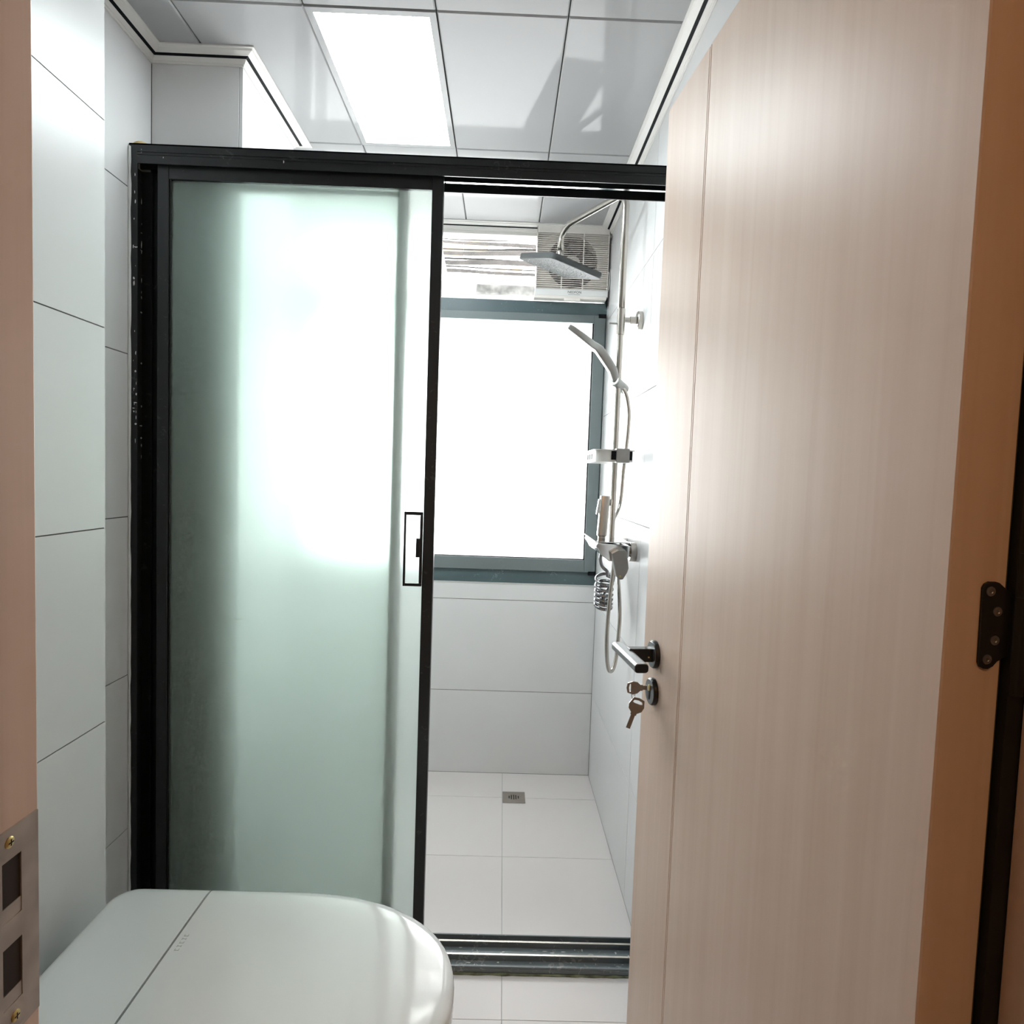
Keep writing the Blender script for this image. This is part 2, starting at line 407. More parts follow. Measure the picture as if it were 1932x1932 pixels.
# ------------------------------------------------------------------ door frame (jambs)
JX0, JX1 = -.347, .4345
df = thing('door_frame', 'pale wood door frame around the bathroom doorway', 'door frame', (0, .41, 0), kind='structure')
jl = obj('jamb', MB().box(OX0-.004, JX0, .300, YF, 0, 2.0+.045), M['wood'], df, bevel=.0015)
obj('jamb', MB().box(JX1, OX1+.004, .300, .505, 0, 2.0+.045), M['wood'], df, bevel=.0015)
obj('head', MB().box(JX0, JX1, .300, YF, 2.012, 2.045), M['wood'], df, bevel=.0015)
obj('stop', MB().box(JX0, JX0+.012, .300, .415, 0, 2.0), M['wood'], df, bevel=.001)
obj('stop', MB().box(JX1-.012, JX1, .300, .440, 0, 2.0), M['wood'], df, bevel=.001)
obj('casing', MB().box(OX0-.06, OX0-.004, .328, .343, 0, 2.1).box(OX1+.004, OX1+.06, .328, .343, 0, 2.1).box(OX0-.004, OX1+.004, .328, .343, 2.047, 2.1), M['wood'], df, bevel=.002)
obj('seal', MB().box(.4215, OX1+.003, .5055, .515, .001, 2.04), M['rubber'], df)  # black strip stands in for the shade in the hinge gap, besides the seal
# strike plate with two latch holes
ys = [.428, .4375, .4555, .4725]; zs = [.876, .9005, .9465, .9655, 1.0105, 1.033]
sp = MB()
for i in range(3):
    for k in range(5):
        if i == 1 and k in (1, 3): continue
        sp.box(JX0, JX0+.0016, ys[i], ys[i+1], zs[k], zs[k+1])
spo = obj('strike_plate', sp, M['strike'], df); spo['label'] = 'scratched steel strike plate with two latch holes'
for za, zb in ((zs[1], zs[2]), (zs[3], zs[4])):
    obj('latch_hole', MB().box(JX0+.0001, JX0+.0004, ys[1], ys[2], za, zb), M['hole'], spo)
    obj('latch_hole_lip', MB().box(JX0+.0001, JX0+.0011, ys[1], ys[2], za, za+.011), M['strike'], spo)
for yy, zz in ((.4445, 1.0235), (.4485, .8895)):
    sc = obj('screw', MB().lathe((JX0+.0014, yy, zz), (1, 0, 0), [(.0042, 0), (.0042, .0006), (.0030, .0014), (.0002, .0016)], 20), M['brass'], spo, auto=40)
    sc.data.materials.append(M['hole'])
    xb = MB().box(JX0+.0029, JX0+.00305, yy-.0024, yy+.0024, zz-.0005, zz+.0005).box(JX0+.0029, JX0+.00305, yy-.0005, yy+.0005, zz-.0024, zz+.0024).mesh('x', origin_of(spo))
    n0 = len(sc.data.polygons)
    import bmesh
    bb = bmesh.new(); bb.from_mesh(sc.data); k0 = len(bb.faces); bb.from_mesh(xb); bb.faces.ensure_lookup_table()
    for fc in bb.faces[k0:]: fc.material_index = 1
    bb.to_mesh(sc.data); bb.free()

# ------------------------------------------------------------------ the door leaf (local frame: u along the door from the hinge edge, v towards the room, z up)
DA = Vector((.366, .506, 0)); DD = Vector((-.1028, 1, 0)).normalized(); DN = Vector((-DD.y, DD.x, 0)); DW, DT = .7325, .0515
def D(u, v, z): p = DA + DD*u + DN*v; return Vector((p.x, p.y, z))
dr = thing('door_1', 'pale wood bathroom door standing open against the shower wall', 'door', tuple(DA), kind='structure')
g1, g2 = DW-.1895, DW-.1835
poly = [(0, -DT), (DW, -DT), (DW, -.0015), (DW-.0015, 0), (g2+.0013, 0), (g2, -.003), (g2-.0013, 0), (g1+.0013, 0), (g1, -.003), (g1-.0013, 0), (.0015, 0), (0, -.0015)]
obj('leaf', MB().prism(poly, DA+Vector((0, 0, .008)), DD, DN, Vector((0, 0, 1.992))), M['wood'], dr)
HS, HZ = DW-.068, .974      # handle spindle
h = obj('handle', MB().lathe(D(HS, 0, HZ), DN, [(.026, 0), (.026, .006), (.0245, .0085), (.0, .0086)], 40), M['black'], dr, auto=35)
h['label'] = 'black lever handle with a grey bar grip'
obj('rose_face', MB().lathe(D(HS, .0086, HZ), DN, [(.0238, 0), (.0232, .0006), (.0001, .0007)], 40), M['gunhandle'], h, auto=35)
nk = MB().prism([(-.010, -.0125), (.010, -.0125), (.010, .0125), (-.010, .0125)], D(HS, .006, HZ), DD, Vector((0, 0, 1)), DN*.048)
obj('neck', nk, M['black'], h, bevel=.0015)
obj('grub_screw', MB().cyl(D(HS-.0102, .017, HZ-.003), D(HS-.0108, .017, HZ-.003), .0017, 12), M['brass'], h)
g = [(c[0], c[1]) for c in rrect(.025, .0165, .006, 5)]
bar = MB().prism(g, D(HS+.052, .058, HZ+.0015), DN, Vector((0, 0, 1)), -DD*.145)
bar.f = [tuple(reversed(x)) for x in bar.f]
obj('grip', bar, M['gunhandle'], h, bevel=.0008, auto=40)
cap = MB().prism([(a*.93, b*.9) for a, b in g], D(HS-.0928, .058, HZ+.0015), DN, Vector((0, 0, 1)), -DD*.0016)
cap.f = [tuple(reversed(x)) for x in cap.f]
obj('grip_end', cap, M['black'], h)
KZ = .903
l = obj('lock_rose', MB().lathe(D(HS, 0, KZ), DN, [(.0255, 0), (.0255, .006), (.024, .0085), (.0, .0086)], 40), M['black'], dr, auto=35)
obj('rose_face', MB().lathe(D(HS, .0086, KZ), DN, [(.0235, 0), (.0229, .0006), (.0001, .0007)], 40), M['gunhandle'], l, auto=35)
obj('cylinder_slot', MB().prism([(a, b-.002) for a, b in rrect(.0085, .027, .004, 5)], D(HS, .0085, KZ), DD, Vector((0, 0, 1)), -DN*-.0016), M['black'], l)
obj('cylinder_plug', MB().lathe(D(HS, .0098, KZ+.007), DN, [(.0058, 0), (.0056, .0012), (.0005, .0014)], 24), M['brass'], l, auto=40)
# hinge on the hinge edge of the door
EX = Vector((DD.y, -DD.x, 0))   # along the thickness, away from the room face
def E_(e, z, out=0): p = DA + EX*e - DD*out; return Vector((p.x, p.y, z))
leafp = [(.0292, 1.2205), (.0300, 1.1585), (.0318, 1.1548), (.0355, 1.1530), (.0395, 1.1528), (.0440, 1.1552), (.0475, 1.1592), (.0530, 1.1622), (.0585, 1.1630), (.0585, 1.2150), (.0535, 1.2180), (.0475, 1.2225), (.0445, 1.2248), (.0410, 1.2258), (.0345, 1.2258), (.0310, 1.2240)]
hg = MB().prism(leafp, DA, EX, Vector((0, 0, 1)), -DD*.0022)
hg = obj('hinge', hg, M['black'], dr, bevel=.0006); hg['label'] = 'black butterfly hinge with four screws'
for e, z in ((.0366, 1.2178), (.0440, 1.2011), (.0435, 1.1771), (.0378, 1.1612)):
    obj('screw', MB().lathe(E_(e, z, .0021), -DD, [(.0042, 0), (.0040, .0007), (.0020, .0007), (.0014, .0002), (.0001, .0002)], 18), M['gunhandle'], hg, auto=40)
obj('knuckle', MB().cyl(E_(.0625, 1.132, .004), E_(.0625, 1.250, .004), .0068, 20), M['black'], hg, auto=40)
obj('knuckle_sleeve', MB().cyl(E_(.0625, 1.164, .004), E_(.0625, 1.214, .004), .0073, 20), M['black'], hg, auto=40)

# keys
def key_mesh(o, u, v, n, L_bow=.030, w=.013, blade=.03):
    """flat key with a pierced bow; o at the root of the bow, bow along -u, blade along +u"""
    o = Vector(o); u = Vector(u).normalized(); v = Vector(v).normalized(); n = Vector(n).normalized(); th = .0022
    out = [(0, -.0045), (-.007, -w*.85), (-.016, -w), (-L_bow, -w*.72), (-L_bow-.002, 0), (-L_bow, w*.72), (-.016, w), (-.007, w*.85), (0, .0045)]
    inn = [(-.0195, -.0045), (-.0195, -.006), (-.021, -w*.66), (-L_bow*.86, -w*.52), (-L_bow*.91, 0), (-L_bow*.86, w*.52), (-.021, w*.66), (-.0195, .006), (-.0195, .0045)]
    mb = MB(); k = len(out)
    a = [o+u*p+v*q for p, q in out]; b = [o+u*p+v*q for p, q in inn]
    A = [p-n*th/2 for p in a]; B = [p-n*th/2 for p in b]; A2 = [p+n*th/2 for p in a]; B2 = [p+n*th/2 for p in b]
    fs = []
    for i in range(k):
        j = (i+1) % k
        fs += [(i, k+i, k+j, j), (2*k+i, 2*k+j, 3*k+j, 3*k+i), (i, j, 2*k+j, 2*k+i), (k+i, 3*k+i, 3*k+j, k+j)]
    mb.add(A+B+A2+B2, fs)
    if blade:
        mb.obox(o+u*blade/2-u*.001, u, v, n, blade, .0078, .0019)
        mb.obox(o+u*.001, u, v, n, .004, .0112, .0024)
    return mb
kp = D(HS, .0255, KZ+.007)
key1 = obj('key', key_mesh(kp, -DN, Vector((0, 0, 1)), DD, .026, .0125, .0125), M['key']); tag(key1, 'small metal key standing in the door lock', 'key', 'keys at the lock')
kb = Vector((.2665, kp.y-.002, .8895))
ring = MB(); rc = Vector((.2585, kp.y-.001, .8985)); R_ = .0105
ring.tube([rc+Vector((0, math.sin(2*PI*k/24)*.0015, 0))+Vector((math.sin(2*PI*k/24)*.0035, 0, math.cos(2*PI*k/24)*R_)) for k in range(25)], .0008, 6, False)
tag(obj('key_ring', ring, M['chrome'], smooth=True), 'thin wire ring joining the two keys', 'key ring')
kd = Vector((-.32, 0, -.95)).normalized(); kv = Vector((.95, 0, -.32))
ko = Vector((.2600, kp.y-.004, .8620))
key2 = obj('key', key_mesh(ko, kd, kv, Vector((0, 1, 0)), .029, .0150, .031), M['key']); tag(key2, 'metal key hanging from the ring below the lock', 'key', 'keys at the lock')

# ------------------------------------------------------------------ shower frame
sf = thing('shower_frame', 'black aluminium frame of the shower enclosure with head and sill tracks', 'shower frame', (-.25, 1.63, 0))
ht = obj('head_track', MB().box(XL2+.001, XR-.001, FY0, FY0+.0035, 2.0235, 2.070).box(XL2+.001, XR-.001, FY0, FY1, 2.0665, 2.070).box(XL2+.001, XR-.001, FY1-.0035, FY1, 2.026, 2.070)
         .box(XL2+.001, XR-.001, 1.6315, 1.6365, 2.031, 2.0665), M['alu_black'], sf)
obj('track_ridge', MB().box(XL2+.021, XR-.001, FY0-.002, FY0, 2.050, 2.0535).box(XL2+.021, XR-.001, FY0-.0012, FY0, 2.0435, 2.0455), M['alu_black'], ht)
obj('track_lip', MB().box(-.168, XR-.021, 1.630, 1.638, 2.0300, 2.0310), M['chrome'], ht)
# left jamb: web plus three fins
lj = obj('side_channel', MB().box(XL2+.001, XL2+.006, FY0, FY1-.001, .03, 2.0235).box(XL2+.006, XL2+.021, FY0, FY0+.003, .03, 2.0235)
         .box(XL2+.006, XL2+.030, 1.6315, 1.6365, .03, 2.0235).box(XL2+.006, XL2+.030, FY1-.0045, FY1-.001, .03, 2.0235), M['alu_black'], sf)
rj = obj('side_channel', MB().box(XR-.020, XR-.001, FY0, FY1-.001, .03, 2.0235), M['alu_black'], sf, bevel=.001)
fm = MB()
for za, zb in ((1.145, 1.335), (1.375, 1.61), (1.69, 1.765)): fm.box(XR-.0206, XR-.0201, FY0+.03, FY1-.003, za, zb)
fo = obj('protective_film', fm, M['film'], rj); fo['label'] = 'torn white protective film'
# sill
sl = obj('sill_track', MB().box(XL2+.001, XR-.001, 1.578, FY1, .0005, .016).box(XL2+.001, XR-.001, 1.578, 1.583, .016, .021), M['alu_sill'], sf, bevel=.001)
for yy in (1.6085, 1.6555):
    obj('rail', MB().box(XL2+.022, XR-.022, yy-.0030, yy+.0030, .016, .0295), M['alu_sill'], sl)
    obj('rail_crown', MB().box(XL2+.022, XR-.022, yy-.0030, yy+.0030, .0295, .0310), M['steel'], sl)
obj('rear_upstand', MB().box(XL2+.001, XR-.001, FY1-.004, FY1, .016, .030), M['alu_sill'], sl)
# uneven sealant bead down the left side and along the sill
rng = random.Random(3)
pts = [(XL2+.0030, FY0-.0012, .002+2.06*k/70) for k in range(71)]
obj('sealant_bead', MB().tube(pts, [.0022+rng.random()*.0022 for _ in pts], 8), M['sealant'], sf, smooth=True)
pts = [(-.92+1.335*k/80, 1.5765, .0015) for k in range(81)]
so = obj('sill_sealant', MB().tube(pts, [.0022+rng.random()*.0025 for _ in pts], 8), mat('dirty_green_sealant', (.16, .17, .10), .8, var=.5, scale=40), sf, smooth=True)
# plaster splashes on the frame
def splash(pairs, parent, n, area, size, seed):
    r = random.Random(seed); mb = MB()
    for _ in range(n):
        (xa, xb), (ya, yb), (za, zb) = area
        c = Vector((r.uniform(xa, xb), r.uniform(ya, yb), r.uniform(za, zb)))
        k = 7; rad = size*r.uniform(.4, 1.2); el = r.uniform(.4, 2.6)
        u, v, nrm = pairs
        a = [c+Vector(u)*math.cos(2*PI*i/k)*rad*el*r.uniform(.6, 1.2)+Vector(v)*math.sin(2*PI*i/k)*rad/el*r.uniform(.6, 1.2) for i in range(k)]
        mb.loft([a, [p+(c-p)*.35+Vector(nrm)*.0006 for p in a]])
    o = obj('plaster_spots', mb, M['sealant'], parent); o['kind'] = 'stuff'; return o
splash(((1, 0, 0), (0, 1, 0), (0, 0, 1)), sl, 16, ((-.1, .39), (1.614, 1.650), (.0160, .0160)), .0032, 5)
splash(((1, 0, 0), (0, 1, 0), (0, 0, 1)), sl, 10, ((-.1, .39), (1.585, 1.603), (.0160, .0160)), .0030, 6)
splash(((0, 0, 1), (1, 0, 0), (0, -1, 0)), lj, 26, ((XL2+.010, XL2+.019), (FY0-.0001, FY0-.0001), (1.35, 2.02)), .0026, 8)
splash(((0, 0, 1), (0, 1, 0), (1, 0, 0)), lj, 16, ((XL2+.0061, XL2+.0061), (1.6285, 1.6300), (1.3, 1.98)), .0040, 9)
splash(((0, 0, 1), (1, 0, 0), (0, -1, 0)), ht, 7, ((XL2+.02, .3), (FY0-.0001, FY0-.0001), (2.032, 2.064)), .0022, 12)
fo = MB(); r = random.Random(2)
rings = []
for k in range(7):
    a = PI/2*k/6; rings.append([(XL2+.018+.019*math.cos(a)*math.cos(2*PI*i/14)*(1+.15*r.random()), FY0+.02+.014*math.cos(a)*math.sin(2*PI*i/14), 2.0702+.013*math.sin(a)*(1+.1*r.random())) for i in range(14)])
obj('foam_dab', fo.loft(rings), M['foam'], sf, smooth=True)

def sliding(label, x0, x1, yc, stile_r, group):
    t = thing('sliding_shower_door', label, 'shower door', ((x0+x1)/2, yc, .031), group)
    z0, z1 = .0335, 2.0285; sw = .028; d = .011
    obj('stile', MB().box(x0, x0+sw, yc-d, yc+d, z0, z1).box(x0+sw, x0+sw+.004, yc-.007, yc-.004, z0+.04, z1-.03), M['alu_black'], t, bevel=.0015)
    obj('stile', MB().box(x1-sw, x1, yc-d, yc+d, z0, z1), M['alu_black'], t, bevel=.0015)
    obj('top_rail', MB().box(x0+sw, x1-sw, yc-d, yc+d, z1-.034, z1), M['alu_black'], t, bevel=.001)
    obj('bottom_rail', MB().box(x0+sw, x1-sw, yc-d, yc+d, z0, z0+.05), M['alu_black'], t, bevel=.001)
    gp = obj('glass_pane', MB().box(x0+sw-.006, x1-sw+.006, yc-.0025, yc+.0025, z0+.044, z1-.028), M['frost'], t); gp['label'] = 'frosted greenish glass'
    return t
pf = sliding('frosted sliding door with black pull handle, in front', -.868, -.170, 1.6085, .028, 'frosted sliding panels')
pr = sliding('second frosted sliding panel, dimly seen behind the front one', -.905, -.262, 1.6555, .028, 'frosted sliding panels')
# pull handle on the front panel
hy0, hy1 = 1.590, 1.5975
hm = MB().box(-.2455, -.2400, hy0, hy1, 1.012, 1.201).box(-.2400, -.198, hy0, hy1, 1.1925, 1.201).box(-.2400, -.198, hy0, hy1, 1.012, 1.0195).box(-.205, -.198, hy0, hy1, 1.0195, 1.1925)
ho = obj('pull_handle', hm, M['black'], pf, bevel=.001); ho['label'] = 'black rectangular loop handle'
obj('latch_plate', MB().box(-.214, -.205, hy0, hy1, 1.086, 1.134), M['black'], ho)

# ------------------------------------------------------------------ toilet
TC, TZ = .985, .46
def dshape(xa, xb, y0, hw, rc, inset=0, n=2.25, xm=-.39):
    xa += inset; xb -= inset; hw -= inset; pts = []
    for k in range(41):
        t = -PI/2 + PI*k/40; c, s = math.cos(t), math.sin(t)
        pts.append((xm+(xb-xm)*max(c, 0)**(2/n), y0+hw*math.copysign(abs(s)**(2/n), s)))
    rc = max(rc-inset, .004)
    for cx, cyy, a0 in ((xa+rc, y0+hw-rc, PI/2), (xa+rc, y0-hw+rc, PI)):
        for k in range(9):
            a = a0+PI/2*k/8; pts.append((cx+rc*math.cos(a), cyy+rc*math.sin(a)))
    return pts
to = thing('toilet', 'white low tankless toilet with its lid closed', 'toilet', (-.40, TC, 0))
base = dshape(-.737, -.052, TC, .245, .05)
def ring(poly, z, sx=1, sy=1, cx=-.40): return [(cx+(x-cx)*sx, TC+(y-TC)*sy, z) for x, y in poly]
b_in = dshape(-.737, -.052, TC, .245, .05, .006)
body = MB().loft([ring(b_in, .001, .90, .80), ring(b_in, .02, .905, .81), ring(b_in, .12, .93, .86), ring(b_in, .25, .965, .94), ring(b_in, .34, .99, .985), ring(b_in, .385, 1, 1), ring(b_in, .3975, 1, 1)])
obj('bowl', body, M['ceramic'], to, auto=50)
st = dshape(-.737, -.052, TC, .245, .05, .004)
obj('seat', MB().loft([ring(st, .4000), ring(dshape(-.737, -.052, TC, .245, .05, .001), .403), ring(dshape(-.737, -.052, TC, .245, .05, .001), .419), ring(st, .4215)]), M['ceramic'], to, auto=50)
# lid and rear cover: one rounded shell cut at the hinge line
def shell(clip_lo, clip_hi):
    rings = []
    for inset, z in ((.003, .4235), (.0, .427), (.0, .443), (.0015, .4490), (.006, .4535), (.013, .4568), (.024, .4588), (.045, .4598), (.09, .4604), (.15, .4606)):
        p = dshape(-.737, -.052, TC, .245, .05, inset)
        rings.append([(min(max(x, clip_lo), clip_hi), y, z) for x, y in p])
    return MB().loft(rings)
HXL = -.552
lid = obj('lid', shell(HXL+.002, 9), M['lidw'], to, auto=60)
rc_ = obj('rear_cover', shell(-9, HXL-.002), M['lidw'], to, auto=60)
obj('hinge_gap', MB().box(HXL-.0019, HXL+.0019, TC-.235, TC+.235, .4235, .4535), M['gunhandle'], to)
gl = MB()
for k in range(5):
    yy = 1.055 + k*.0085; hgt = .0065
    gl.box(HXL+.011, HXL+.0123, yy, yy+.0045, .4600, .46085).box(HXL+.011+hgt, HXL+.0123+hgt, yy, yy+.0045, .4600, .46085)
    gl.box(HXL+.011, HXL+.0123+hgt, yy+(.0015 if k % 2 else .0), yy+(.0027 if k % 2 else .0012), .4600, .46085)
go = obj('maker_mark', gl, mat('pale_grey_print', (.5, .5, .5), .6), lid)

# ------------------------------------------------------------------ floor drain
dn = thing('floor_drain', 'square steel floor drain in the shower', 'drain', (.0865, 2.488, 0))
obj('plate', MB().box(.0415, .1325, 2.444, 2.532, .0004, .0030), M['steel'], dn, bevel=.0008)
for k, hl in enumerate((.010, .016, .018, .016, .010)):
    x = .0865+(k-2)*.0092
    obj('slot', MB().box(x-.0021, x+.0021, 2.488-hl, 2.488+hl, .0029, .0033), M['hole'], dn)

# ------------------------------------------------------------------ window
wn = thing('window_1', 'grey aluminium window with a frosted pane and a clear transom above', 'window', (-.245, YB, .84), kind='structure')
WX0, WX1 = -.905, .413
obj('sill_member', MB().box(WX0, WX1, YB-.004, YB+.065, .842, .905), M['alu_teal'], wn, bevel=.001)
obj('transom_bar', MB().box(WX0, WX1, YB-.004, YB+.065, 1.977, 2.037), M['alu_teal'], wn, bevel=.001)
obj('head_member', MB().box(WX0, WX1, YB+.000, YB+.065, 2.304, 2.318), M['trimw'], wn, bevel=.001)
obj('side_member', MB().box(WX1-.012, WX1, YB-.004, YB+.065, .905, 1.977).box(WX1-.012, WX1, YB-.004, YB+.065, 2.037, 2.304), M['alu_teal'], wn)
obj('side_member', MB().box(WX0, WX0+.012, YB-.004, YB+.065, .905, 1.977).box(WX0, WX0+.012, YB-.004, YB+.065, 2.037, 2.304), M['alu_teal'], wn)
def sash(xa, xb, wl, wr):
    s = obj('sash', MB().box(xa, xa+wl, YB-.014, YB+.03, .899, 1.984).box(xb-wr, xb, YB-.014, YB+.03, .899, 1.984)
            .box(xa+wl, xb-wr, YB-.014, YB+.03, .899, .9515).box(xa+wl, xb-wr, YB-.014, YB+.03, 1.951, 1.984), M['alu_sash'], wn, bevel=.0015)
    obj('pane', MB().box(xa+wl-.004, xb-wr+.004, YB+.006, YB+.011, .9475, 1.955), M['window_frost'], s)
    obj('glazing_seal', MB().box(xb-wr-.004, xb-wr, YB-.006, YB+.012, .9515, 1.951).box(xa+wl, xb-wr-.004, YB-.006, YB+.012, .9515, .9545), M['shadow'], s)
    return s
sash(-.895, .407, .047, .047)
for zz in (.895, 1.981):
    obj('corner_hinge', MB().box(.378, .409, YB-.018, YB-.003, zz-.008, zz+.008), M['shadow'], wn)
obj('transom_pane', MB().box(WX0+.012, .104, YB+.020, YB+.024, 2.037, 2.304), M['window_clear'], wn)
obj('caulk', MB().box(WX0, XR-.002, YB-.003, YB-.0002, .8385, .8425), M['sealant'], wn)
obj('caulk', MB().box(XR-.0045, XR-.0002, YB-.006, YB-.0002, .84, 2.03), M['sealant'], wn)

# ------------------------------------------------------------------ exhaust fan
fx0, fx1, fz0, fz1, fy = .108, .408, 2.040, 2.338, YB-.030
fan = thing('exhaust_fan', 'cream square exhaust fan with louvred face by the ceiling', 'exhaust fan', ((fx0+fx1)/2, YB, fz0))
FC = Vector(((fx0+fx1)/2, 0, 2.196)); FR = .105
# body with round opening (ring plate) and sides
mb = MB(); k = 48
sq = []
for i in range(k):
    a = 2*PI*i/k+PI/4; c, s = math.cos(a), math.sin(a); q = max(abs(c), abs(s))
    sq.append((FC.x+c/q*(fx1-fx0)/2, max(fz0+.032, min(fz1-.004, FC.z+s/q*.15))))
ci = [(FC.x+FR*math.cos(2*PI*i/k+PI/4), FC.z+FR*math.sin(2*PI*i/k+PI/4)) for i in range(k)]
mb.loft([[(x, fy+.012, z) for x, z in sq], [(x, fy+.012, z) for x, z in ci], [(x, fy+.075, z) for x, z in ci], [(x, fy+.075, z) for x, z in sq], [(x, fy+.012, z) for x, z in sq]], cap=False)
obj('housing', mb, M['fan'], fan)
obj('rim', MB().box(fx0, fx0+.004, fy-.004, fy+.030, fz0+.02, fz1).box(fx1-.004, fx1, fy-.004, fy+.030, fz0+.02, fz1).box(fx0, fx1, fy-.004, fy+.030, fz1-.030, fz1), M['fan'], fan, bevel=.0015)
nsl = 27
for i in range(nsl):
    z = fz0+.044+(fz1-.034-fz0-.044)*i/(nsl-1)
    hw = .1475
    o = obj('slat', MB().prism([(-.0065, -.0030), (.0030, .0010), (.0030, .0026), (-.0065, -.0010)], (FC.x-hw, fy, z), (0, 1, 0), (0, 0, 1), (2*hw, 0, 0)), M['fan'], fan)
for x in (FC.x-.044, FC.x+.044):
    obj('upright', MB().box(x-.0022, x+.0022, fy-.0045, fy-.0015, fz0+.036, fz1-.030), M['fan'], fan)
obj('back_shutter', MB().box(fx0+.02, fx1-.02, fy+.078, fy+.081, fz0+.05, fz1-.02), M['fandark'], fan)
obj('hub_plate', MB().lathe((FC.x, fy+.024, FC.z), (0, 1, 0), [(.0001, 0), (.034, .001), (.036, .008), (.036, .04)], 32), M['fan'], fan, auto=40)
for i in range(6):
    a = 2*PI*i/6+.3; u = Vector((math.cos(a), 0, math.sin(a))); v = Vector((-math.sin(a), 0, math.cos(a)))
    P = [Vector((FC.x, fy+.04, FC.z))+u*r_+v*s_*w_+Vector((0, s_*.010, 0)) for r_, w_ in ((.034, .014), (.07, .028), (.098, .036)) for s_ in (-1, 1)]
    top = [p+Vector((0, .0015, 0)) for p in P]
    obj('blade', MB().add(P+top, [(0, 1, 3, 2), (2, 3, 5, 4), (6, 8, 9, 7), (8, 10, 11, 9), (0, 2, 8, 6), (2, 4, 10, 8), (1, 7, 9, 3), (3, 9, 11, 5), (4, 5, 11, 10), (0, 6, 7, 1)]), M['fandark'], fan)
obj('lower_panel', MB().box(fx0-.003, fx1+.0005, fy-.008, fy+.030, fz0+.013, fz0+.040), M['fanw'], fan, bevel=.002)
obj('lower_edge', MB().box(fx0-.005, fx1-.006, fy-.013, fy+.028, fz0, fz0+.0125), M['fan'], fan, bevel=.002)
obj('pull_tab', MB().box(FC.x-.032, FC.x+.036, fy-.021, fy-.009, fz0-.009, fz0+.004), M['fan'], fan, bevel=.002)
def lettering(body_, size, loc, rot, m, parent, name='lettering', sx=1):
    cu = bpy.data.curves.new('t', 'FONT'); cu.body = body_; cu.size = size; cu.align_x = 'CENTER'; cu.extrude = .0003; cu.space_character = 1.05
    o = bpy.data.objects.new('t', cu); COL.objects.link(o)
    dg = bpy.context.evaluated_depsgraph_get(); me = bpy.data.meshes.new_from_object(o.evaluated_get(dg)); bpy.data.objects.remove(o)
    Mx = Matrix.Translation(Vector(loc)-origin_of(parent)) @ Matrix.Rotation(rot, 4, 'X') @ Matrix.Diagonal((sx, 1, 1, 1))
    me.transform(Mx); me.materials.clear(); me.materials.append(m); me.name = name
    t = bpy.data.objects.new(name, me); COL.objects.link(t); t.parent = parent; return t
lettering('NEDFON', .0135, (FC.x+.012, fy-.0082, fz0+.0245), PI/2, M['shadow'], fan, sx=1.0)
obj('print_line', MB().box(FC.x-.014, FC.x+.034, fy-.0084, fy-.008, fz0+.0185, fz0+.0200), M['glyph'], fan)
obj('cord', MB().tube(spline([(fx1-.004, fy+.02, 2.17), (fx1+.004, fy+.004, 2.155), (fx1+.0055, fy+.0, 2.12), (fx1+.004, fy+.004, 2.09), (fx1-.003, fy+.02, 2.07)], 6), .0022, 8), M['fanw'], fan, smooth=True)
obj('side_seal', MB().box(fx1+.0008, fx1+.0035, fy+.010, fy+.030, fz0-.02, fz1-.03), M['shadow'], fan)

# ------------------------------------------------------------------ shower column
RX, RY = .3515, 2.0
sc = thing('shower_column', 'steel shower riser with overhead rain head, tray and mixer on the tiled wall', 'shower', (RX, RY, 1.06))
obj('riser_pipe', MB().cyl((RX, RY, 1.10), (RX, RY, 1.80), .0095, 20), M['steel'], sc, auto=40)
HEADC = Vector((.172, 2.297, 2.044))
ad = Vector((.178-RX, 2.297-RY, 0)); 
arm = [(RX, RY, 1.80), (RX, RY, 2.12), (RX, RY, 2.145)]
top = 2.186
for k in range(1, 7):
    a = PI/2*k/6; arm.append(Vector((RX, RY, 2.145))+ad.normalized()*.041*(1-math.cos(a))+Vector((0, 0, .041*math.sin(a))))
E1 = Vector((RX, RY, top))+ad*.80; arm.append(Vector((RX, RY, top))+ad*.45); arm.append(E1)
for k in range(1, 8):
    a = PI/2*.95*k/7; arm.append(E1+ad*.20*math.sin(a)*1.0+Vector((0, 0, -.045*(1-math.cos(a)))))
endp = Vector((.177, 2.2985, 2.088)); arm.append(endp)
obj('overhead_arm', MB().tube(arm, .0108, 18), M['steel'], sc, smooth=True)
obj('collar', MB().cyl((RX, RY, 1.752), (RX, RY, 1.832), .0128, 24), M['steel'], sc, auto=40, bevel=.001)
obj('arm_nut', MB().lathe(endp+Vector((0, 0, .018)), (0, 0, -1), [(.0120, 0), (.0132, .004), (.0132, .020), (.0115, .024)], 24), M['steel'], sc, auto=40)
